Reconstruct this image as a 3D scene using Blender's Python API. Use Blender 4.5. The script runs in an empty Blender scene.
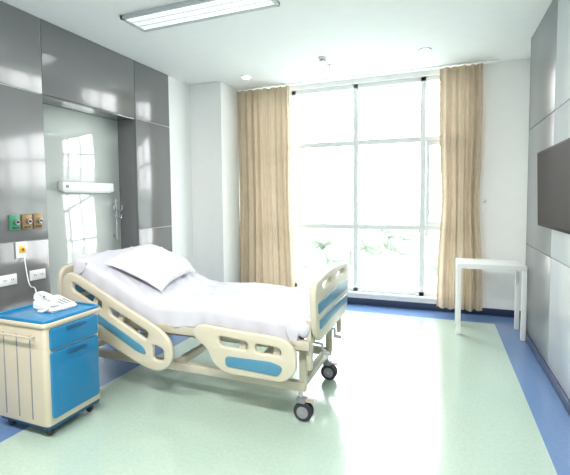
import bpy, bmesh, math, random
from mathutils import Vector, Matrix, noise
random.seed(4)
scn = bpy.context.scene
col = scn.collection

# ---------------- materials ----------------
def s2l(c):
    return tuple(((x/255)/12.92 if x/255 <= 0.04045 else ((x/255+0.055)/1.055)**2.4) for x in c)
def mat(name, rgb, rough=0.5, metal=0.0, var=0.04, vscale=8, bump=0.0, bscale=60, coat=0.0, emis=0.0, trans=0.0, spec=0.5, crough=0.08):
    m = bpy.data.materials.new(name); m.use_nodes = True
    nt = m.node_tree; b = nt.nodes['Principled BSDF']
    c = s2l(rgb)
    tc = nt.nodes.new('ShaderNodeTexCoord')
    n = nt.nodes.new('ShaderNodeTexNoise'); n.inputs['Scale'].default_value = vscale; n.inputs['Detail'].default_value = 4
    nt.links.new(tc.outputs['Object'], n.inputs['Vector'])
    r = nt.nodes.new('ShaderNodeValToRGB')
    r.color_ramp.elements[0].position = 0.3; r.color_ramp.elements[1].position = 0.7
    r.color_ramp.elements[0].color = (*[max(0, x*(1-var)) for x in c], 1)
    r.color_ramp.elements[1].color = (*[min(1, x*(1+var)) for x in c], 1)
    nt.links.new(n.outputs['Fac'], r.inputs['Fac'])
    nt.links.new(r.outputs['Color'], b.inputs['Base Color'])
    b.inputs['Roughness'].default_value = rough
    b.inputs['Metallic'].default_value = metal
    b.inputs['Coat Weight'].default_value = coat
    b.inputs['Coat Roughness'].default_value = crough
    b.inputs['Specular IOR Level'].default_value = spec
    if bump:
        n2 = nt.nodes.new('ShaderNodeTexNoise'); n2.inputs['Scale'].default_value = bscale; n2.inputs['Detail'].default_value = 6
        nt.links.new(tc.outputs['Object'], n2.inputs['Vector'])
        bp = nt.nodes.new('ShaderNodeBump'); bp.inputs['Strength'].default_value = bump; bp.inputs['Distance'].default_value = 0.01
        nt.links.new(n2.outputs['Fac'], bp.inputs['Height']); nt.links.new(bp.outputs['Normal'], b.inputs['Normal'])
    if emis:
        b.inputs['Emission Color'].default_value = (*c, 1); b.inputs['Emission Strength'].default_value = emis
    if trans:
        out = nt.nodes['Material Output']
        t = nt.nodes.new('ShaderNodeBsdfTranslucent'); nt.links.new(r.outputs['Color'], t.inputs['Color'])
        mx = nt.nodes.new('ShaderNodeMixShader'); mx.inputs[0].default_value = trans
        nt.links.new(b.outputs[0], mx.inputs[1]); nt.links.new(t.outputs[0], mx.inputs[2]); nt.links.new(mx.outputs[0], out.inputs['Surface'])
    return m

M = {}
M['wall'] = mat('wall_paint', (244,244,243), 0.6, var=0.01, bump=0.03, bscale=150)
M['ceil'] = mat('ceiling_paint', (242,243,242), 0.8, var=0.01)
M['greyp'] = mat('grey_laminate', (114,115,116), 0.18, var=0.03, vscale=2, coat=0.5, crough=0.10)
M['greyp2'] = mat('grey_laminate_right', (112,116,118), 0.3, var=0.05, vscale=3, coat=0.15)
M['whitep'] = mat('white_laminate', (204,210,213), 0.2, var=0.03, vscale=3, coat=0.3, crough=0.12)
M['seam'] = mat('seam_strip', (215,218,220), 0.4)
M['niche'] = mat('niche_panel', (194,200,197), 0.06, var=0.03, vscale=2, coat=1.0, spec=0.8, crough=0.03)
M['green'] = mat('green_vinyl_floor', (174,195,182), 0.20, var=0.05, vscale=45, coat=0.6, crough=0.1)
M['blue_f'] = mat('blue_vinyl_floor', (100,130,174), 0.25, var=0.06, vscale=45, coat=0.3)
M['baseb'] = mat('baseboard_blue', (42,58,88), 0.4)
M['cream'] = mat('cream_plastic', (202,195,175), 0.35, var=0.02)
M['creamm'] = mat('cream_painted_steel', (190,184,166), 0.35, var=0.02)
M['blue'] = mat('blue_plastic', (76,134,162), 0.3, var=0.04)
M['bluecab'] = mat('blue_cabinet_plastic', (22,122,172), 0.28, var=0.10, vscale=3, coat=0.3)
M['blued'] = mat('blue_dark_gap', (14,80,120), 0.4)
M['sheet'] = mat('bed_sheet', (203,203,212), 0.85, var=0.02, bump=0.2, bscale=12)
M['mattress'] = mat('mattress_cover', (150,160,180), 0.7)
M['pillow'] = mat('pillow_cotton', (224,223,226), 0.85, var=0.02, bump=0.25, bscale=10)
M['curtain'] = mat('curtain_fabric', (202,186,163), 0.85, var=0.04, bump=0.1, bscale=200, trans=0.12)
M['alu'] = mat('window_aluminium', (230,234,236), 0.4)
M['chrome'] = mat('chrome', (200,202,205), 0.2, metal=1.0)
M['dark'] = mat('dark_rubber', (48,50,54), 0.5)
M['grey'] = mat('grey_plastic', (140,142,146), 0.45)
M['lgrey'] = mat('light_grey_frame', (190,194,196), 0.45)
M['white'] = mat('white_plastic', (238,240,240), 0.35, var=0.01)
M['whitet'] = mat('white_table_lacquer', (240,241,240), 0.3, var=0.01)
M['tvb'] = mat('tv_black', (22,21,22), 0.5, spec=0.1)
M['tvs'] = mat('tv_screen', (40,35,34), 0.5, spec=0.06)
M['lamp'] = mat('lamp_diffuser', (240,246,246), 0.5, emis=0.6)
M['lampd'] = mat('downlight_glow', (255,252,240), 0.5, emis=16.0)
M['ofg'] = mat('outlet_green', (60,140,105), 0.4)
M['ofb'] = mat('outlet_brass', (150,124,84), 0.4, metal=0.2)
M['yellow'] = mat('switch_yellow', (226,200,80), 0.4)
M['red'] = mat('indicator_red', (190,50,40), 0.4)
M['cab'] = mat('cabinet_cream', (204,194,172), 0.4, var=0.02)
M['ground'] = mat('ground_outside', (160,167,160), 0.9, var=0.08, vscale=0.03)  # brightened grey green, outdoor haze mixed into the base colour
M['leaf'] = mat('tree_foliage', (146,156,144), 0.9, var=0.2, vscale=0.8)  # foliage lightened and greyed, so the haze sits in its colour
M['bldg'] = mat('building_render', (168,172,174), 0.9, var=0.05)  # pale tone carries the distance haze in the colour
def glass():
    m = bpy.data.materials.new('window_glass'); m.use_nodes = True; nt = m.node_tree
    nt.nodes.remove(nt.nodes['Principled BSDF'])
    t = nt.nodes.new('ShaderNodeBsdfTransparent'); g = nt.nodes.new('ShaderNodeBsdfGlossy'); g.inputs['Roughness'].default_value = 0.02
    mx = nt.nodes.new('ShaderNodeMixShader'); mx.inputs[0].default_value = 0.04
    t.inputs['Color'].default_value = (0.98,0.99,0.985,1)
    nt.links.new(t.outputs[0], mx.inputs[1]); nt.links.new(g.outputs[0], mx.inputs[2]); nt.links.new(mx.outputs[0], nt.nodes['Material Output'].inputs['Surface'])
    return m
M['glass'] = glass()

# ---------------- helpers ----------------
def empty(name, loc):
    e = bpy.data.objects.new(name, None); e.location = loc; e.empty_display_size = 0.1
    col.objects.link(e); return e
def finish(ob, parent=None):
    col.objects.link(ob)
    if parent:
        ob.parent = parent; ob.matrix_parent_inverse = Matrix.Translation(-Vector(parent.location))
    return ob
def mkobj(name, bm, mats, parent=None, smooth=35):
    me = bpy.data.meshes.new(name); bm.normal_update(); bm.to_mesh(me); bm.free()
    for m in (mats if isinstance(mats, (list, tuple)) else [mats]): me.materials.append(M[m])
    if smooth:
        for p in me.polygons: p.use_smooth = True
        me.set_sharp_from_angle(angle=math.radians(smooth))
    return finish(bpy.data.objects.new(name, me), parent)
def add_box(bm, mn, mx, mi=0, bevel=0.0, seg=2, mtx=None):
    t = bmesh.new()
    bmesh.ops.create_cube(t, size=1)
    for v in t.verts:
        v.co = Vector([(mn[i]+mx[i])/2 + v.co[i]*(mx[i]-mn[i]) for i in range(3)])
    if bevel: bmesh.ops.bevel(t, geom=t.edges[:], offset=bevel, segments=seg, affect='EDGES', profile=0.5)
    if mtx: bmesh.ops.transform(t, matrix=mtx, verts=t.verts[:])
    for f in t.faces: f.material_index = mi
    me = bpy.data.meshes.new('t'); t.to_mesh(me); t.free(); bm.from_mesh(me); bpy.data.meshes.remove(me)
def boxes(name, lst, mats, parent=None, bevel=0.003, seg=2):
    bm = bmesh.new()
    for b in lst:
        add_box(bm, b[0], b[1], b[2] if len(b) > 2 else 0, b[3] if len(b) > 3 else bevel, seg)
    return mkobj(name, bm, mats, parent)
def beam_m(p1, p2):
    p1, p2 = Vector(p1), Vector(p2); d = p2-p1
    q = d.to_track_quat('X', 'Z').to_matrix().to_4x4()
    return Matrix.Translation((p1+p2)/2) @ q, d.length
def add_beam(bm, p1, p2, w, h, mi=0, bevel=0.004):
    m, L = beam_m(p1, p2)
    add_box(bm, (-L/2, -w/2, -h/2), (L/2, w/2, h/2), mi, bevel, 2, m)
def add_cyl(bm, p1, p2, r, r2=None, mi=0, seg=20, bevel=0.0):
    p1, p2 = Vector(p1), Vector(p2); d = p2-p1
    t = bmesh.new()
    bmesh.ops.create_cone(t, cap_ends=True, segments=seg, radius1=r, radius2=r if r2 is None else r2, depth=d.length)
    if bevel:
        es = [e for e in t.edges if any(len(f.verts) > 4 for f in e.link_faces)]
        bmesh.ops.bevel(t, geom=es, offset=bevel, segments=2, affect='EDGES')
    m = Matrix.Translation((p1+p2)/2) @ d.to_track_quat('Z', 'Y').to_matrix().to_4x4()
    bmesh.ops.transform(t, matrix=m, verts=t.verts[:])
    for f in t.faces: f.material_index = mi
    me = bpy.data.meshes.new('t'); t.to_mesh(me); t.free(); bm.from_mesh(me); bpy.data.meshes.remove(me)
def add_sphere(bm, c, r, sc=(1,1,1), mi=0, seg=20):
    t = bmesh.new(); bmesh.ops.create_uvsphere(t, u_segments=seg, v_segments=seg//2+2, radius=r)
    for v in t.verts: v.co = Vector(c)+Vector([v.co[i]*sc[i] for i in range(3)])
    for f in t.faces: f.material_index = mi
    me = bpy.data.meshes.new('t'); t.to_mesh(me); t.free(); bm.from_mesh(me); bpy.data.meshes.remove(me)
def tube(name, pts, r, m, parent=None, cyc=False, smooth=True):
    cu = bpy.data.curves.new(name, 'CURVE'); cu.dimensions = '3D'; cu.bevel_depth = r; cu.bevel_resolution = 4; cu.use_fill_caps = True
    sp = cu.splines.new('NURBS' if smooth else 'POLY'); sp.points.add(len(pts)-1)
    for i, p in enumerate(pts): sp.points[i].co = (*p, 1)
    if smooth: sp.order_u = 3; sp.use_endpoint_u = True
    sp.use_cyclic_u = cyc
    ob = bpy.data.objects.new(name+'_c', cu); col.objects.link(ob)
    dg = bpy.context.evaluated_depsgraph_get(); dg.update()
    me = bpy.data.meshes.new_from_object(ob.evaluated_get(dg)); bpy.data.objects.remove(ob)
    me.name = name; me.materials.clear(); me.materials.append(M[m])
    for p in me.polygons: p.use_smooth = True
    return finish(bpy.data.objects.new(name, me), parent)
def rpoly(pts, r, n=6):
    out = []; N = len(pts)
    for i in range(N):
        p0, p1, p2 = Vector(pts[i-1]), Vector(pts[i]), Vector(pts[(i+1) % N])
        rr = r[i] if isinstance(r, (list, tuple)) else r
        a = (p0-p1); b = (p2-p1); k = min(rr, a.length*0.48, b.length*0.48)
        A = p1+a.normalized()*k; B = p1+b.normalized()*k
        for j in range(n+1):
            t = j/n; out.append(((1-t)**2)*A + 2*t*(1-t)*p1 + (t**2)*B)
    return out
def plate(name, outer, holes, plane, off, th, m, parent=None, bev=0.006):
    cu = bpy.data.curves.new(name, 'CURVE'); cu.dimensions = '2D'; cu.fill_mode = 'BOTH'
    cu.extrude = th/2-bev; cu.bevel_depth = bev; cu.bevel_resolution = 2; cu.offset = -bev
    for loop in [outer]+holes:
        sp = cu.splines.new('POLY'); sp.points.add(len(loop)-1); sp.use_cyclic_u = True
        for i, p in enumerate(loop): sp.points[i].co = (p[0], p[1], 0, 1)
    ob = bpy.data.objects.new(name+'_c', cu); col.objects.link(ob)
    dg = bpy.context.evaluated_depsgraph_get(); dg.update()
    me = bpy.data.meshes.new_from_object(ob.evaluated_get(dg)); bpy.data.objects.remove(ob)
    bm = bmesh.new(); bm.from_mesh(me); bpy.data.meshes.remove(me)
    for v in bm.verts:
        a, b, c = v.co
        v.co = (a, off+c, b) if plane == 'XZ' else ((off+c, a, b) if plane == 'YZ' else (a, b, off+c))
    bmesh.ops.remove_doubles(bm, verts=bm.verts[:], dist=0.0002)
    bmesh.ops.recalc_face_normals(bm, faces=bm.faces[:])
    for f in bm.faces: f.material_index = 0
    return mkobj(name, bm, m, parent, smooth=40)

# ---------------- dimensions ----------------
H = 3.15; YB = 5.7; XL = -3.4; XR = 0.97; XP = 0.845; PY0 = 3.92; PY1 = 4.97; Y0 = -1.6

# floor with blue border
def floor():
    bm = bmesh.new()
    xs = [-3.85, -2.55, 0.60, 1.12]; ys = [Y0-0.12, -1.2, 5.32, 5.95]
    for i in range(3):
        for j in range(3):
            add_box(bm, (xs[i], ys[j], -0.1), (xs[i+1], ys[j+1], 0.0), 0 if (i == 1 and j == 1) else 1)
    mkobj('floor', bm, ['green', 'blue_f'], None, smooth=0)
floor()
boxes('ceiling', [((-3.85, Y0-0.12, H), (1.12, 5.95, H+0.12))], ['ceil'], bevel=0)

# window opening in back wall
WX0, WX1, WZ0, WZ1 = -2.7, 0.36, 0.17, 3.09
boxes('wall_back', [((-3.8, YB, 0), (WX0, YB+0.22, H)), ((WX1, YB, 0), (1.12, YB+0.22, H)),
                    ((WX0, YB, 0), (WX1, YB+0.22, WZ0)), ((WX0, YB, WZ1), (WX1, YB+0.22, H))], ['wall'], bevel=0)
boxes('wall_front', [((-3.8, Y0-0.12, 0), (1.12, Y0, H))], ['wall'], bevel=0)
boxes('pillar', [((XL-0.02, 5.08, 0), (-2.906, YB, H))], ['wall'], bevel=0.002)

# left wall: white backing, grey panels, niche
def wall_left():
    bm = bmesh.new()
    add_box(bm, (-3.85, Y0, 0), (-3.68, YB, H), 0)
    add_box(bm, (-3.70, 4.57, 0), (XL-0.015, YB, H), 0)
    for a, b in ((Y0, 2.705), (3.935, 4.57)):
        add_box(bm, (-3.69, a, 0), (XL-0.008, b, H), 2)
    add_box(bm, (-3.69, 2.705, 2.475), (XL-0.008, 3.935, H), 2)
    g = 0.004
    rows = [(0.0, 1.15), (1.15, 2.47), (2.47, H)]
    for a, b in ((Y0, -0.3), (-0.3, 1.05), (1.05, 2.72), (3.92, 4.57)):
        for z0, z1 in rows:
            add_box(bm, (XL-0.02, a+g, z0+g), (XL, b-g, z1-g), 1, 0.002)
    add_box(bm, (XL-0.02, 2.72+g, 2.47+g), (XL, 3.92-g, H-g), 1, 0.002)
    add_box(bm, (-3.68, 3.92, 0), (XL-0.02, 3.94, 2.47), 1)
    add_box(bm, (-3.68, 2.70, 0), (XL-0.02, 2.72, 2.47), 1)
    add_box(bm, (-3.68, 2.71, 2.46), (XL-0.02, 3.93, 2.48), 1)
    for z0, z1 in ((0, 1.62), (1.62, 2.46)):
        add_box(bm, (-3.69, 2.725, z0+0.002), (-3.665, 3.915, z1-0.002), 3, 0.002)
    mkobj('wall_left', bm, ['wall', 'greyp', 'seam', 'niche'])
wall_left()
def wall_right():
    bm = bmesh.new()
    add_box(bm, (XR, Y0, 0), (1.12, YB, H), 0)
    add_box(bm, (XP+0.015, Y0, 0), (XR, PY1-0.01, H), 2)
    g = 0.004
    rows = [(0.0, 1.0), (1.0, 2.2), (2.2, H)]
    for a, b, k in ((PY0, PY1, 1), (2.4, PY0, 3), (0.8, 2.4, 3), (-0.6, 0.8, 3), (Y0, -0.6, 3)):
        for z0, z1 in rows:
            add_box(bm, (XP, a+g, z0+g), (XP+0.03, b-g, z1-g), k, 0.002)
    add_box(bm, (XP, PY1-0.02, 0), (XR, PY1, H), 1)
    mkobj('wall_right', bm, ['wall', 'greyp2', 'seam', 'whitep'])
wall_right()
bh = 0.09
boxes('baseboard_back', [((-2.905, YB-0.015, 0), (XR-0.001, YB, bh))], ['baseb'])
boxes('baseboard_right', [((XR-0.015, PY1+0.002, 0), (XR, YB-0.016, bh)), ((XP-0.014, Y0, 0), (XP, PY1+0.014, bh)), ((XP-0.014, PY1, 0), (XR, PY1+0.014, bh))], ['baseb'])
boxes('baseboard_left', [((XL, Y0, 0), (XL+0.014, 2.72, bh)), ((XL, 3.92, 0), (XL+0.014, 4.57, bh)), ((XL-0.015, 4.57, 0), (XL, 5.08, bh)),
                         ((XL, 5.066, 0), (-2.892, 5.08, bh)), ((-2.906, 5.066, 0), (-2.892, YB-0.016, bh))], ['baseb'])

def window():
    e = empty('window_1', ((WX0+WX1)/2, YB+0.1, WZ0))
    L = []
    y0, y1 = YB+0.04, YB+0.12
    L += [((WX0, y0, WZ0), (WX1, y1, WZ0+0.06)), ((WX0, y0, WZ1-0.06), (WX1, y1, WZ1)),
          ((WX0, y0, WZ0), (WX0+0.05, y1, WZ1)), ((WX1-0.05, y0, WZ0), (WX1, y1, WZ1))]
    for x in (-2.06, -1.14, -0.245):
        L.append(((x-0.035, y0, WZ0), (x+0.035, y1, WZ1)))
    for z in (1.10, 2.28):
        L.append(((WX0, y0+0.004, z-0.035), (WX1, y1-0.004, z+0.035)))
    a, b, c, d = -0.205, 0.305, 1.14, 2.24
    for q in (((a, y0-0.02, c), (a+0.05, y1-0.02, d)), ((b-0.05, y0-0.02, c), (b, y1-0.02, d)), ((a, y0-0.018, c), (b, y1-0.02, c+0.05)), ((a, y0-0.018, d-0.05), (b, y1-0.02, d))):
        L.append(q)
    boxes('frame', L, ['alu'], e, bevel=0.004)
    boxes('glass_pane', [((WX0+0.02, YB+0.085, WZ0+0.02), (WX1-0.02, YB+0.089, WZ1-0.02))], ['glass'], e, bevel=0)
    boxes('sill', [((WX0-0.03, YB-0.03, WZ0-0.03), (WX1+0.03, YB+0.06, WZ0+0.004))], ['white'], e, bevel=0.004)
window()

def curtain(name, x0, x1, folds, gather, zb):
    bm = bmesh.new()
    nx, nz = 260, 50; yc = YB-0.13; ztop = H-0.026
    vs = []
    xc = (x0+x1)/2
    for j in range(nz+1):
        z = zb+(ztop-zb)*j/nz
        t = j/nz
        g = 1-gather*math.exp(-((z-1.45)/0.55)**2)
        flare = 1+0.10*(1-t)**2
        row = []
        for i in range(nx+1):
            u = i/nx
            uu = u+0.012*math.sin(2*math.pi*u*2.3+1.0)
            ph = 2*math.pi*folds*uu
            amp = 0.052*(1-0.35*t)*(0.75+0.5*noise.noise(Vector((u*folds*0.9, z*0.25, x0))))
            y = yc+amp*math.sin(ph)+0.012*math.sin(2.3*ph+z*0.8)
            x = xc+(x0-xc+(x1-x0)*u)*g*flare+0.012*math.cos(ph*1.0+0.6*z)
            zz = z+(0.008*math.sin(ph*0.5) if j == 0 else 0)
            row.append(bm.verts.new((x, y, zz)))
        vs.append(row)
    for j in range(nz):
        for i in range(nx):
            bm.faces.new((vs[j][i], vs[j][i+1], vs[j+1][i+1], vs[j+1][i]))
    return mkobj(name, bm, 'curtain', None, smooth=80)
curtain('curtain', -2.90, -2.06, 7, 0.03, 0.12)
curtain('curtain', -0.04, 0.45, 5, 0.14, 0.08)
boxes('curtain_rail', [((-2.88, YB-0.15, H-0.012), (0.62, YB-0.11, H))], ['white'])
e = empty('curtain_tieback', (0.50, YB, 1.45))
bm = bmesh.new(); add_cyl(bm, (0.49, YB, 1.45), (0.49, YB-0.12, 1.45), 0.008); add_sphere(bm, (0.49, YB-0.125, 1.45), 0.018); mkobj('hook', bm, 'chrome', e)

# ---------------- ceiling fixtures ----------------
def ceil_light(x0, x1, y0, y1):
    e = empty('ceiling_light', ((x0+x1)/2, (y0+y1)/2, H))
    f = 0.03; z0 = H-0.035
    boxes('frame', [((x0, y0, z0), (x1, y0+f, H)), ((x0, y1-f, z0), (x1, y1, H)), ((x0, y0, z0), (x0+f, y1, H)), ((x1-f, y0, z0), (x1, y1, H))], ['lgrey'], e, bevel=0.003)
    boxes('diffuser', [((x0+f, y0+f, H-0.025), (x1-f, y1-f, H-0.002))], ['lamp'], e, bevel=0.002)
    n = 3
    boxes('louvre', [((x0+f, y0+f+(y1-y0-2*f)*k/n-0.004, z0+0.002), (x1-f, y0+f+(y1-y0-2*f)*k/n+0.004, H-0.02)) for k in range(1, n)], ['white'], e, bevel=0.001)
ceil_light(-2.70, -1.29, 2.95, 3.27)
ceil_light(-2.83, -1.38, 0.3, 0.62)  # added panel out of view, to light the rest of the room
ceil_light(-0.9, 0.3, 0.3, 0.62)  # second unseen panel, also added to brighten the room
def downlight(x, y):
    e = empty('downlight', (x, y, H))
    bm = bmesh.new(); add_cyl(bm, (x, y, H-0.012), (x, y, H), 0.07, 0.075, seg=32, bevel=0.003); mkobj('rim', bm, 'white', e)
    bm = bmesh.new(); add_cyl(bm, (x, y, H-0.015), (x, y, H-0.010), 0.052, seg=32); mkobj('lens', bm, 'lampd', e)
downlight(-2.48, 5.02); downlight(-0.20, 4.9)
e = empty('smoke_detector', (-1.33, 4.72, H))
bm = bmesh.new(); add_cyl(bm, (-1.33, 4.72, H-0.02), (-1.33, 4.72, H), 0.05, 0.055, seg=32, bevel=0.004); add_cyl(bm, (-1.33, 4.72, H-0.045), (-1.33, 4.72, H-0.02), 0.03, 0.04, seg=24, bevel=0.004); mkobj('body', bm, 'white', e)
bm = bmesh.new(); add_cyl(bm, (-1.33, 4.72, H-0.036), (-1.33, 4.72, H-0.028), 0.041, seg=24); mkobj('vent', bm, 'grey', e)
e = empty('fire_sprinkler', (-1.32, 5.0, H))
bm = bmesh.new(); add_cyl(bm, (-1.32, 5.0, H-0.008), (-1.32, 5.0, H), 0.035, seg=24); add_cyl(bm, (-1.32, 5.0, H-0.05), (-1.32, 5.0, H), 0.009); add_cyl(bm, (-1.32, 5.0, H-0.056), (-1.32, 5.0, H-0.052), 0.022, seg=16); mkobj('head', bm, 'chrome', e)

# ---------------- hospital bed ----------------
BX = -0.76
bed = empty('hospital_bed', (-1.85, 2.9, 0))
NY, FY = 2.42, 3.40
prof = [(-0.83, 0.59), (-0.80, 0.645), (-0.83, 0.69), (-0.95, 0.705), (-1.3, 0.722), (-1.6, 0.738), (-1.82, 0.722), (-2.0, 0.718), (-2.2, 0.785), (-2.5, 0.92), (-2.76, 1.035), (-2.83, 1.03), (-2.83, 0.97)]
def cr(P, n):
    out = []
    for i in range(len(P)-1):
        p0 = Vector(P[max(i-1, 0)]); p1 = Vector(P[i]); p2 = Vector(P[i+1]); p3 = Vector(P[min(i+2, len(P)-1)])
        k = max(2, int((p2-p1).length/0.018))
        for j in range(k):
            t = j/k
            out.append(0.5*((2*p1)+(p2-p0)*t+(2*p0-5*p1+4*p2-p3)*t*t+(3*p1-p0-3*p2+p3)*t**3))
    out.append(Vector(P[-1])); return out
def crease(x, y):
    a = noise.noise(Vector((x*2.2+y*5.5, y*1.3-x*0.8, 3.1)))
    b = noise.noise(Vector((x*6+y*2.0, y*2.4, 7.7)))
    r = (1-abs(a)*2.2); r2 = (1-abs(b)*2.5)
    return 0.010*max(0, r)**3+0.006*max(0, r2)**3
def sheet():
    C = cr(prof, 10); n = len(C)
    hw = 0.455; cy = 2.905; R = 0.035; drop = 0.125
    cs = []
    ns = 8
    for k in range(ns): cs.append((-hw, -R-drop*(1-k/ns)))
    for k in range(7):
        a = math.pi/2*k/6; cs.append((-hw+R-R*math.cos(a), -R+R*math.sin(a)))
    NT = 60
    for k in range(1, NT): cs.append((-hw+R+(2*hw-2*R)*k/NT, 0))
    for k in range(7):
        a = math.pi/2*(1-k/6); cs.append((hw-R+R*math.cos(a), -R+R*math.sin(a)))
    for k in range(1, ns+1): cs.append((hw, -R-drop*k/ns))
    bm = bmesh.new(); rows = []
    m = len(cs)
    for i in range(n):
        p = C[i]; t = (C[min(i+1, n-1)]-C[max(i-1, 0)]).normalized()
        N = Vector((t.y, -t.x))
        if N.dot(p-Vector((-1.8, 0.5))) < 0: N = -N
        row = []
        for k, (yy, hh) in enumerate(cs):
            x, z = p.x+N.x*hh, p.y+N.y*hh
            y = cy+yy
            side = abs(yy) > hw-0.001
            q = Vector((x, y, z))
            if not side:
                w = 0.006*noise.noise(q*5)+crease(x, y)-0.006*max(0, 1-abs(yy)/0.3)
                x += N.x*w; z += N.y*w
            else:
                f = min(1, (-hh-R)/drop)
                wv = 0.016*f*noise.noise(Vector((x*7, z*2+0.0, 5+math.copysign(1, yy))))+0.007*f*math.sin(x*40+3*noise.noise(q*3))
                y += math.copysign(1, yy)*(0.004+wv)
                if hh < -R-drop*0.8:
                    z += 0.022*noise.noise(Vector((x*5, 9, 0)))
            row.append(bm.verts.new((x, y, z)))
        rows.append(row)
    for i in range(n-1):
        for k in range(m-1):
            bm.faces.new((rows[i][k], rows[i][k+1], rows[i+1][k+1], rows[i+1][k]))
    bmesh.ops.recalc_face_normals(bm, faces=bm.faces[:])
    ob = mkobj('sheet', bm, 'sheet', bed, smooth=80)
    md = ob.modifiers.new('sol', 'SOLIDIFY'); md.thickness = 0.004; md.offset = -1
    bm = bmesh.new(); rows = []
    C2 = cr([(-0.86, 0.68), (-1.3, 0.70), (-1.6, 0.716), (-1.82, 0.70), (-2.0, 0.696), (-2.2, 0.755), (-2.5, 0.895), (-2.74, 1.0)], 8)
    for i, p in enumerate(C2):
        t = (C2[min(i+1, len(C2)-1)]-C2[max(i-1, 0)]).normalized(); N = Vector((t.y, -t.x))
        if N.y < 0: N = -N
        rows.append([bm.verts.new((p.x+N.x*h, cy+w, p.y+N.y*h)) for w, h in ((-0.435, -0.12), (-0.44, -0.11), (-0.44, -0.03), (-0.42, 0), (0.42, 0), (0.44, -0.03), (0.44, -0.11), (0.435, -0.12))])
    for i in range(len(rows)-1):
        for k in range(8):
            bm.faces.new((rows[i][k], rows[i][(k+1) % 8], rows[i+1][(k+1) % 8], rows[i+1][k]))
    bm.faces.new(rows[0]); bm.faces.new(rows[-1][::-1])
    bmesh.ops.recalc_face_normals(bm, faces=bm.faces[:])
    mkobj('mattress', bm, 'mattress', bed)
sheet()

def endboard(nm, x, z0, z1, outs):
    a, b = NY, FY
    outer = rpoly([(a+0.10, z0), (b-0.10, z0), (b-0.02, z0+0.12), (b, z0+0.28), (b-0.015, z1-0.01), ((a+b)/2, z1+0.03), (a+0.015, z1-0.01), (a, z0+0.28), (a+0.02, z0+0.12)], [0.08, 0.08, 0.1, 0.1, 0.10, 0.5, 0.10, 0.1, 0.1], 8)
    slots = []
    zc = z1-0.055
    for c0, c1 in ((a+0.18, a+0.40), (b-0.40, b-0.18)):
        slots.append(rpoly([(c0, zc-0.02), (c1, zc-0.014), (c1, zc+0.018), (c0, zc+0.012)], 0.018, 5))
    plate(nm, outer, slots, 'YZ', x, 0.045, 'cream', bed, bev=0.015)
    xo = x+outs*0.0225
    for k, (q0, q1) in enumerate(((z0+0.20, z0+0.275), (z0+0.09, z0+0.155))):
        ins = 0.06+0.03*k
        plate(nm+'_band_%d' % (k+1), rpoly([(a+ins, q0), (b-ins, q0), (b-ins+0.01, q1), ((a+b)/2, q1+0.012), (a+ins-0.01, q1)], 0.022, 6), [], 'YZ', xo, 0.012, 'blue', bed, bev=0.003)
endboard('footboard', BX, 0.55, 0.975, 1)
endboard('headboard', -2.96, 0.50, 0.96, 1)

def rails(y, sgn, tag):
    o = rpoly([(-1.62, 0.60), (-1.56, 0.635), (-0.93, 0.605), (-0.855, 0.54), (-0.85, 0.40), (-0.93, 0.315), (-1.36, 0.315), (-1.46, 0.37), (-1.50, 0.47), (-1.61, 0.54)], [0.04, 0.04, 0.08, 0.08, 0.08, 0.06, 0.08, 0.08, 0.06, 0.04], 7)
    h1 = rpoly([(-1.40, 0.50), (-1.19, 0.495), (-1.19, 0.555), (-1.42, 0.572)], 0.03, 6)
    h2 = rpoly([(-1.14, 0.492), (-0.95, 0.487), (-0.96, 0.54), (-1.14, 0.552)], 0.03, 6)
    plate('side_rail_foot_'+tag, o, [h1, h2], 'XZ', y, 0.034, 'cream', bed, bev=0.011)
    plate('side_rail_foot_inset_'+tag, rpoly([(-1.36, 0.37), (-0.97, 0.355), (-0.94, 0.42), (-1.02, 0.445), (-1.36, 0.44)], 0.03, 6), [], 'XZ', y-sgn*0.018, 0.01, 'blue', bed, bev=0.003)
    o = rpoly([(-2.85, 0.88), (-2.77, 0.94), (-2.66, 0.90), (-1.90, 0.56), (-1.80, 0.47), (-1.80, 0.32), (-1.90, 0.245), (-2.05, 0.26), (-2.55, 0.46), (-2.85, 0.64)], [0.06, 0.05, 0.06, 0.08, 0.06, 0.08, 0.06, 0.08, 0.1, 0.1], 7)
    h1 = rpoly([(-2.74, 0.79), (-2.44, 0.655), (-2.44, 0.725), (-2.74, 0.86)], 0.03, 6)
    h2 = rpoly([(-2.37, 0.63), (-2.02, 0.465), (-2.0, 0.53), (-2.37, 0.69)], 0.03, 6)
    h3 = rpoly([(-1.97, 0.33), (-1.87, 0.33), (-1.87, 0.42), (-1.97, 0.45)], 0.035, 6)
    plate('side_rail_head_'+tag, o, [h1, h2, h3], 'XZ', y, 0.034, 'cream', bed, bev=0.011)
    plate('side_rail_head_inset_'+tag, rpoly([(-2.70, 0.655), (-2.10, 0.375), (-2.02, 0.36), (-2.05, 0.42), (-2.66, 0.71)], 0.03, 6), [], 'XZ', y-sgn*0.018, 0.01, 'blue', bed, bev=0.003)
    bm = bmesh.new()
    for x, z in ((-1.25, 0.46), (-1.0, 0.46), ):
        add_beam(bm, (x, y+sgn*0.016, z), (x, y+sgn*0.06, 0.56), 0.05, 0.02)
    for x, z in ((-2.3, 0.55), (-2.55, 0.66)):
        add_beam(bm, (x, y+sgn*0.016, z), (x, y+sgn*0.06, z+0.08), 0.05, 0.02)
    mkobj('rail_bracket_'+tag, bm, 'creamm', bed)
rails(2.375, 1, 'near'); rails(3.435, -1, 'far')

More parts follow.
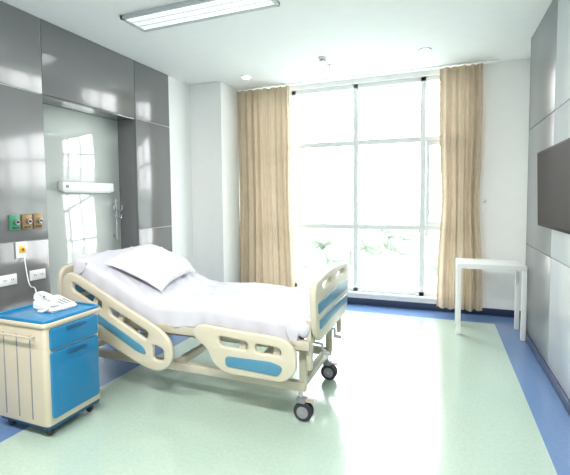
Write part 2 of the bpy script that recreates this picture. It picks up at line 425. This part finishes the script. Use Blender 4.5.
bm = bmesh.new()
for y in (2.455, 3.355):
    add_beam(bm, (-2.90, y, 0.545), (-0.79, y, 0.545), 0.035, 0.06)
    add_beam(bm, (-2.02, y+ (0.03 if y < 3 else -0.03), 0.58), (-2.80, y+(0.03 if y < 3 else -0.03), 0.905), 0.03, 0.03)
for x in (-2.88, -2.02, -1.4, -0.82):
    add_beam(bm, (x, 2.455, 0.545), (x, 3.355, 0.545), 0.04, 0.04)
mkobj('deck_frame', bm, 'creamm', bed)
bm = bmesh.new()
for k in range(9):
    t = k/8
    x = -2.06-0.70*t; z = 0.59+0.31*t
    add_beam(bm, (x, 2.50, z-0.01), (x, 3.31, z-0.01), 0.05, 0.012)
add_box(bm, (-2.0, 2.47, 0.563), (-0.85, 3.34, 0.575), 0)
mkobj('deck_slats', bm, 'creamm', bed)
bm = bmesh.new()
YB1, YB2 = 2.53, 3.20
for y in (YB1, YB2):
    add_beam(bm, (-2.86, y, 0.235), (-0.84, y, 0.235), 0.045, 0.06)
for x in (-2.84, -1.9, -0.88):
    add_beam(bm, (x, YB1-0.03, 0.235), (x, YB2+0.03, 0.235), 0.05, 0.055)
for y in (YB1+0.07, YB2-0.07):
    add_beam(bm, (-2.45, y, 0.25), (-2.05, y, 0.55), 0.03, 0.045)
    add_beam(bm, (-1.35, y, 0.25), (-0.95, y, 0.55), 0.03, 0.045)
add_beam(bm, (-2.25, YB1+0.07, 0.40), (-2.25, YB2-0.07, 0.40), 0.04, 0.04)
add_beam(bm, (-1.15, YB1+0.07, 0.40), (-1.15, YB2-0.07, 0.40), 0.04, 0.04)
for y in (2.50, 3.32):
    add_beam(bm, (-0.805, y, 0.37), (-0.805, y, 0.70), 0.05, 0.035)
    add_beam(bm, (-2.92, y, 0.37), (-2.92, y, 0.70), 0.05, 0.035)
for y in (YB1, YB2):
    add_beam(bm, (-0.86, y, 0.24), (-0.86, y, 0.55), 0.04, 0.05)
mkobj('base_frame', bm, 'creamm', bed)
bm = bmesh.new()
add_cyl(bm, (-2.3, 2.85, 0.36), (-1.35, 2.85, 0.42), 0.025); add_cyl(bm, (-1.35, 2.85, 0.42), (-1.0, 2.85, 0.46), 0.015)
add_box(bm, (-2.4, 2.80, 0.31), (-2.2, 2.90, 0.41), 0, 0.01)
mkobj('actuator', bm, 'grey', bed)
bm = bmesh.new()
for y in (2.72, 3.08):
    add_cyl(bm, (-1.3, y, 0.50), (-0.78, y, 0.47), 0.009)
    add_cyl(bm, (-0.78, y, 0.47), (-0.78, y, 0.41), 0.009)
    add_cyl(bm, (-0.79, y, 0.41), (-0.73, y, 0.41), 0.013)
mkobj('crank', bm, 'lgrey', bed)
def caster(x, y, n, R=0.065):
    bm = bmesh.new()
    for s in (-0.019, 0.019):
        add_cyl(bm, (x, y+s-0.011, R), (x, y+s+0.011, R), R, mi=0, seg=32, bevel=0.006)
        add_cyl(bm, (x, y+s-0.013, R), (x, y+s+0.013, R), R*0.62, mi=1, seg=24)
    add_cyl(bm, (x, y-0.034, R), (x, y+0.034, R), 0.012, mi=2)
    add_beam(bm, (x-0.01, y, R+0.01), (x-0.03, y, R+0.085), 0.012, 0.05, 1)
    add_box(bm, (x-0.05, y-0.03, R*1.85), (x+0.02, y+0.03, R*1.85+0.035), 1, 0.01)
    add_cyl(bm, (x-0.02, y, R*1.85+0.03), (x-0.02, y, 0.24), 0.016, mi=2)
    add_box(bm, (x+0.01, y-0.02, R*2.05), (x+0.075, y+0.02, R*2.05+0.012), 3, 0.004)
    mkobj('caster_%d' % n, bm, ['dark', 'grey', 'chrome', 'creamm'], bed)
caster(-0.86, YB1, 1); caster(-0.86, YB2, 2); caster(-2.82, YB1, 3); caster(-2.82, YB2, 4)
bed.location.y += 0.02

# ---------------- pillow ----------------
def pillow():
    bm = bmesh.new(); n = 44; hx, hy, hz = 0.27, 0.33, 0.115
    top = {}; bot = {}
    for i in range(n+1):
        for j in range(n+1):
            u = -1+2*i/n; v = -1+2*j/n
            px = hx*u*(1-0.14*(1-abs(v)**2.0)*abs(u)**4*1.0); py = hy*v*(1-0.10*(1-abs(u)**2)*abs(v)**4)
            e = max(0, (1-u**4))**0.6*max(0, (1-v**4))**0.6
            wr = 0.014*noise.noise(Vector((u*2.2, v*2.2, 1)))+0.014*max(0, 1-abs(noise.noise(Vector((u*2.5+v*1.2, v*2, 4))))*3)**2
            edge = (i in (0, n) or j in (0, n))
            zt = hz*e+wr*e
            top[i, j] = bm.verts.new((px, py, zt))
            bot[i, j] = top[i, j] if edge else bm.verts.new((px, py, -0.02*e))
    for i in range(n):
        for j in range(n):
            bm.faces.new((top[i, j], top[i+1, j], top[i+1, j+1], top[i, j+1]))
            bm.faces.new((bot[i, j], bot[i, j+1], bot[i+1, j+1], bot[i+1, j]))
    m = Matrix.Translation((-2.365, 2.90, 0.914)) @ Matrix.Rotation(math.radians(24.5), 4, 'Y') @ Matrix.Rotation(math.radians(11), 4, 'Z')
    bmesh.ops.transform(bm, matrix=m, verts=bm.verts[:])
    mkobj('pillow', bm, 'pillow', None, smooth=70)
pillow()

# ---------------- bedside cabinet ----------------
cb = empty('bedside_cabinet', (-2.52, 1.97, 0))
X0, X1, Ya, Yb = -2.76, -2.29, 1.76, 2.19
o = rpoly([(X0, Ya), (X1, Ya), (X1, Yb), (X0, Yb)], 0.035, 6)
plate('body', o, [], 'XY', (0.085+0.715)/2, 0.715-0.085, 'cab', cb, bev=0.006)
plate('top', rpoly([(X0-0.012, Ya-0.012), (X1+0.014, Ya-0.012), (X1+0.014, Yb+0.012), (X0-0.012, Yb+0.012)], 0.045, 6), [], 'XY', 0.73, 0.03, 'cab', cb, bev=0.008)
plate('top_tray', rpoly([(X0+0.01, Ya+0.012), (X1-0.012, Ya+0.012), (X1-0.012, Yb-0.012), (X0+0.01, Yb-0.012)], 0.035, 6), [], 'XY', 0.748, 0.012, 'bluecab', cb, bev=0.003)
plate('top_rim', rpoly([(X0-0.008, Ya-0.008), (X1+0.010, Ya-0.008), (X1+0.010, Yb+0.008), (X0-0.008, Yb+0.008)], 0.04, 6),
      [rpoly([(X0+0.012, Ya+0.012), (X1-0.012, Ya+0.012), (X1-0.012, Yb-0.012), (X0+0.012, Yb-0.012)], 0.03, 6)], 'XY', 0.753, 0.02, 'bluecab', cb, bev=0.004)
xf = X1+0.004
plate('drawer', rpoly([(Ya+0.03, 0.565), (Yb-0.03, 0.565), (Yb-0.03, 0.705), (Ya+0.03, 0.705)], 0.02, 5), [], 'YZ', xf, 0.022, 'bluecab', cb, bev=0.005)
plate('door', rpoly([(Ya+0.03, 0.13), (Yb-0.03, 0.13), (Yb-0.03, 0.555), (Ya+0.03, 0.555)], 0.02, 5), [], 'YZ', xf, 0.022, 'bluecab', cb, bev=0.005)
plate('drawer_handle', rpoly([(1.90, 0.672), (2.06, 0.672), (2.05, 0.69), (1.91, 0.69)], 0.008, 4), [], 'YZ', xf+0.016, 0.016, 'blued', cb, bev=0.003)
plate('door_panel', rpoly([(Ya+0.075, 0.17), (Yb-0.075, 0.17), (Yb-0.075, 0.47), (Ya+0.075, 0.47)], 0.02, 5), [], 'YZ', xf+0.011, 0.006, 'bluecab', cb, bev=0.002)
plate('door_handle', rpoly([(1.90, 0.51), (2.06, 0.51), (2.05, 0.53), (1.91, 0.53)], 0.008, 4), [], 'YZ', xf+0.016, 0.016, 'blued', cb, bev=0.003)
boxes('plinth', [((X0+0.02, Ya+0.015, 0.06), (X1-0.01, Yb-0.015, 0.10))], ['blued'], cb)
boxes('side_ribs', [((x-0.004, Ya-0.004, 0.12), (x+0.004, Ya+0.006, 0.66)) for x in (X0+0.10, X0+0.22, X0+0.34)], ['grey'], cb, bevel=0.0015)
bm = bmesh.new()
for x in (X0+0.08, X1-0.09):
    add_cyl(bm, (x, Ya+0.002, 0.66), (x, Ya-0.035, 0.66), 0.007)
add_cyl(bm, (X0+0.06, Ya-0.035, 0.66), (X1-0.07, Ya-0.035, 0.66), 0.007, bevel=0.003)
mkobj('towel_bar', bm, 'creamm', cb)
bm = bmesh.new()
for x in (X0+0.06, X1-0.06):
    for y in (Ya+0.06, Yb-0.06):
        add_cyl(bm, (x, y-0.014, 0.028), (x, y+0.014, 0.028), 0.028, mi=0, bevel=0.004)
        add_box(bm, (x-0.02, y-0.02, 0.04), (x+0.02, y+0.02, 0.075), 0, 0.004)
mkobj('casters', bm, ['dark'], cb)
cb.location.x += 0.02

# ---------------- telephone ----------------
ph = empty('telephone', (-2.55, 2.03, 0.763))
z = 0.7545
T = Matrix.Translation((-2.50, 2.03, z)) @ Matrix.Rotation(math.radians(-8), 4, 'Z') @ Matrix.Scale(1.12, 4)
t = bmesh.new(); bmesh.ops.create_cube(t, size=1)
for v in t.verts:
    v.co = Vector((v.co.x*0.20, v.co.y*0.17, 0.0 if v.co.z < 0 else (0.03 if v.co.x > 0 else 0.065)))
bmesh.ops.bevel(t, geom=t.edges[:], offset=0.012, segments=3, affect='EDGES')
bmesh.ops.transform(t, matrix=T, verts=t.verts[:]); mkobj('base', t, 'white', ph)
bm = bmesh.new()
for i in range(4):
    for j in range(3):
        lx = 0.065-i*0.022; ly = 0.005+j*0.024
        lz = 0.030+(0.1-lx)/0.2*0.035
        add_box(bm, (lx-0.007, ly-0.008, lz-0.002), (lx+0.007, ly+0.008, lz+0.004), 0, 0.002, 1, T)
mkobj('keypad', bm, 'grey', ph)
def P(x, y, zz): return T @ Vector((x, y, zz))
tube('handset_grip', [P(0.09, -0.055, 0.065), P(0.06, -0.055, 0.087), P(0.0, -0.055, 0.100), P(-0.06, -0.055, 0.103), P(-0.095, -0.055, 0.088)], 0.015, 'white', ph)
bm = bmesh.new()
a, b = P(0.078, -0.055, 0.045), P(0.083, -0.055, 0.078); add_cyl(bm, a, b, 0.03, 0.024, bevel=0.005)
a, b = P(-0.083, -0.055, 0.062), P(-0.080, -0.055, 0.100); add_cyl(bm, a, b, 0.03, 0.024, bevel=0.005)
mkobj('handset_ends', bm, 'white', ph)
pts = []
A, B = P(0.095, -0.075, 0.055), P(0.02, -0.12, 0.012)
for k in range(160):
    u = k/159; c = A.lerp(B, u)+Vector((0, 0, -0.02*math.sin(math.pi*u)))
    an = u*2*math.pi*16; pts.append(c+Vector((0.004*math.cos(an), 0, 0.006*math.sin(an)))+Vector((0, 0, 0.004)))
tube('handset_cord', pts, 0.002, 'white', ph)
tube('line_cord', [P(-0.095, 0.0, 0.02), (-2.70, 2.05, 0.80), (-2.85, 2.15, 0.86), (-3.1, 2.3, 0.80), (-3.3, 2.42, 0.86), (XL+0.01, 2.47, 1.02)], 0.004, 'white', ph)

# ---------------- outlets on wall ----------------
def outlet(name, y, zc, w, h, mb, extra):
    e = empty(name, (XL, y, zc))
    boxes('plate', [((XL, y-w/2, zc-h/2), (XL+0.014, y+w/2, zc+h/2))], [mb], e, bevel=0.004)
    bm = bmesh.new()
    if extra == 'gas':
        add_cyl(bm, (XL+0.012, y, zc+0.005), (XL+0.05, y, zc+0.005), 0.026, 0.022, mi=0, bevel=0.003)
        add_cyl(bm, (XL+0.05, y, zc+0.005), (XL+0.056, y, zc+0.005), 0.010, mi=1)
        add_box(bm, (XL+0.012, y-0.03, zc-0.05), (XL+0.018, y+0.03, zc-0.038), 1, 0.001)
        mkobj('valve', bm, ['chrome', 'dark'], e)
    elif extra == 'socket':
        for k in (-0.032, 0.032):
            add_box(bm, (XL+0.012, y+k-0.022, zc-0.022), (XL+0.017, y+k+0.022, zc+0.022), 0, 0.002)
            for q in (-0.008, 0.008):
                add_box(bm, (XL+0.016, y+k+q-0.002, zc-0.006), (XL+0.0185, y+k+q+0.002, zc+0.008), 1, 0)
        mkobj('sockets', bm, ['white', 'dark'], e)
    else:
        add_box(bm, (XL+0.012, y-0.028, zc-0.025), (XL+0.022, y+0.028, zc+0.035), 0, 0.003)
        add_cyl(bm, (XL+0.02, y, zc+0.005), (XL+0.03, y, zc+0.005), 0.012, mi=1)
        mkobj('button', bm, ['yellow', 'red'], e)
outlet('medical_gas_outlet', 2.40, 1.32, 0.09, 0.13, 'ofg', 'gas')
outlet('medical_gas_outlet', 2.51, 1.32, 0.09, 0.13, 'ofb', 'gas')
outlet('medical_gas_outlet', 2.615, 1.32, 0.09, 0.13, 'ofb', 'gas')
outlet('nurse_call_switch', 2.45, 1.08, 0.10, 0.14, 'white', 'call')
outlet('wall_socket', 2.32, 0.84, 0.15, 0.09, 'white', 'socket')
outlet('wall_socket', 2.59, 0.84, 0.15, 0.09, 'white', 'socket')

# niche fittings
bl = empty('bed_head_lamp', (-3.66, 3.42, 1.64))
boxes('housing', [((-3.665, 3.05, 1.60), (-3.585, 3.74, 1.70))], ['white'], bl, bevel=0.012)
boxes('diffuser', [((-3.66, 3.08, 1.588), (-3.60, 3.71, 1.602))], ['white'], bl, bevel=0.003)
boxes('switch', [((-3.588, 3.09, 1.635), (-3.578, 3.12, 1.665))], ['grey'], bl)
iv = empty('iv_hook', (-3.665, 3.80, 1.35))
yi = 3.80
bm = bmesh.new(); add_cyl(bm, (-3.62, yi, 1.02), (-3.62, yi, 1.52), 0.009)
for zz in (1.08, 1.46): add_beam(bm, (-3.666, yi, zz), (-3.615, yi, zz), 0.03, 0.03)
mkobj('rod', bm, 'chrome', iv)
for s in (-1, 1):
    tube('hook_%d' % (1 if s < 0 else 2), [(-3.62, yi, 1.42), (-3.60, yi+s*0.035, 1.37), (-3.59, yi+s*0.065, 1.38), (-3.59, yi+s*0.07, 1.44)], 0.007, 'chrome', iv)
    tube('hook_low_%d' % (1 if s < 0 else 2), [(-3.62, yi, 1.32), (-3.60, yi+s*0.03, 1.28), (-3.59, yi+s*0.055, 1.29), (-3.59, yi+s*0.06, 1.34)], 0.006, 'chrome', iv)

# ---------------- television ----------------
tv = empty('television', (0.80, 3.6, 1.59))
ang = Matrix.Translation((0.81, 3.6, 1.26)) @ Matrix.Rotation(math.radians(-1.5), 4, 'Y') @ Matrix.Translation((-0.81, -3.6, -1.26))
bm = bmesh.new(); add_box(bm, (0.785, 3.03, 1.25), (0.815, 4.13, 1.885), 0, 0.006, 2, ang); mkobj('casing', bm, 'tvb', tv)
bm = bmesh.new(); add_box(bm, (0.783, 3.048, 1.275), (0.786, 4.112, 1.867), 0, 0.0005, 1, ang); mkobj('screen', bm, 'tvs', tv)
boxes('bracket', [((0.80, 3.45, 1.45), (XP-0.001, 3.75, 1.75))], ['dark'], tv)

# ---------------- side table ----------------
tb = empty('side_table', (0.56, 5.0, 0))
boxes('table_top', [((0.16, 4.78, 0.73), (0.83, 5.22, 0.785))], ['whitet'], tb, bevel=0.004)
k = 0
for x in (0.16, 0.785):
    for y in (4.78, 5.175):
        k += 1
        boxes('leg_%d' % k, [((x, y, 0), (x+0.045, y+0.045, 0.73))], ['whitet'], tb, bevel=0.003)

# ---------------- outside ----------------
boxes('ground', [((-250, 10, -14.2), (250, 500, -14))], ['ground'], bevel=0)
def trees():
    bm = bmesh.new()
    for k in range(80):
        x = random.uniform(-100, 15); y = random.uniform(55, 130); s = random.uniform(2.5, 5); h = random.uniform(6, 11)
        add_cyl(bm, (x, y, -14), (x, y, -14+h*0.7), 0.4, 0.25, mi=0, seg=8)
        for q in range(6):
            t = bmesh.new(); bmesh.ops.create_icosphere(t, subdivisions=3, radius=s*random.uniform(0.4, 0.7))
            c = Vector((x+random.uniform(-s, s)*0.6, y+random.uniform(-s, s)*0.6, -14+h*random.uniform(0.6, 1.0)))
            for v in t.verts: v.co = c+v.co*(1+0.3*noise.noise(v.co*1.1+c))
            me = bpy.data.meshes.new('t'); t.to_mesh(me); t.free(); bm.from_mesh(me); bpy.data.meshes.remove(me)
    mkobj('tree_grove', bm, 'leaf', None, smooth=60)
trees()
boxes('building', [((-95, 170, -14), (-60, 190, 0)), ((-50, 190, -14), (-20, 205, -4)), ((-5, 180, -14), (15, 200, -2))], ['bldg'], bevel=0)

# ---------------- light ----------------
w = bpy.data.worlds.new('world'); scn.world = w; w.use_nodes = True
nt = w.node_tree; bg = nt.nodes['Background']
tc = nt.nodes.new('ShaderNodeTexCoord'); sp = nt.nodes.new('ShaderNodeSeparateXYZ'); rp = nt.nodes.new('ShaderNodeValToRGB')
nt.links.new(tc.outputs['Generated'], sp.inputs[0]); nt.links.new(sp.outputs['Z'], rp.inputs['Fac']); nt.links.new(rp.outputs['Color'], bg.inputs['Color'])
rp.color_ramp.elements[0].position = 0.0; rp.color_ramp.elements[0].color = (0.97, 0.97, 0.97, 1)
rp.color_ramp.elements[1].position = 0.8; rp.color_ramp.elements[1].color = (0.92, 0.95, 1.0, 1)
bg.inputs['Strength'].default_value = 12.0
def area(name, loc, sx, sy, rot, power, color=(1, 1, 1), portal=False):
    l = bpy.data.lights.new(name, 'AREA'); l.shape = 'RECTANGLE'; l.size = sx; l.size_y = sy; l.energy = power; l.color = color
    if portal: l.cycles.is_portal = True
    o = bpy.data.objects.new(name, l); o.location = loc; o.rotation_euler = rot; col.objects.link(o); return o
area('window_portal', ((WX0+WX1)/2, YB+0.2, (WZ0+WZ1)/2), WX1-WX0, WZ1-WZ0, (math.radians(-90), 0, 0), 1, portal=True)
area('ceiling_area_light', (-2.0, 3.11, H-0.045), 1.35, 0.25, (0, 0, 0), 5)
area('ceiling_area_light', (-2.1, 0.46, H-0.045), 1.35, 0.25, (0, 0, 0), 85, (1, 0.96, 0.92))  # added fill light under the left unseen panel
area('ceiling_area_light', (-0.3, 0.46, H-0.045), 1.1, 0.25, (0, 0, 0), 85, (1, 0.96, 0.92))  # added fill light under the right unseen panel

# ---------------- camera ----------------
cam = bpy.data.cameras.new('camera'); co = bpy.data.objects.new('camera', cam); col.objects.link(co)
co.matrix_world = Matrix.Translation((0, 0, 1.5)) @ Matrix.Rotation(math.radians(21.1), 4, 'Z') @ Matrix.Rotation(math.radians(90-3.2), 4, 'X') @ Matrix.Rotation(math.radians(-0.5), 4, 'Z')
cam.sensor_width = 36; cam.lens = 407/570*36; cam.clip_end = 1000; cam.clip_start = 0.05
cam.shift_y = -15.7/570
scn.camera = co
scn.view_settings.view_transform = 'Standard'
scn.view_settings.exposure = 0.0
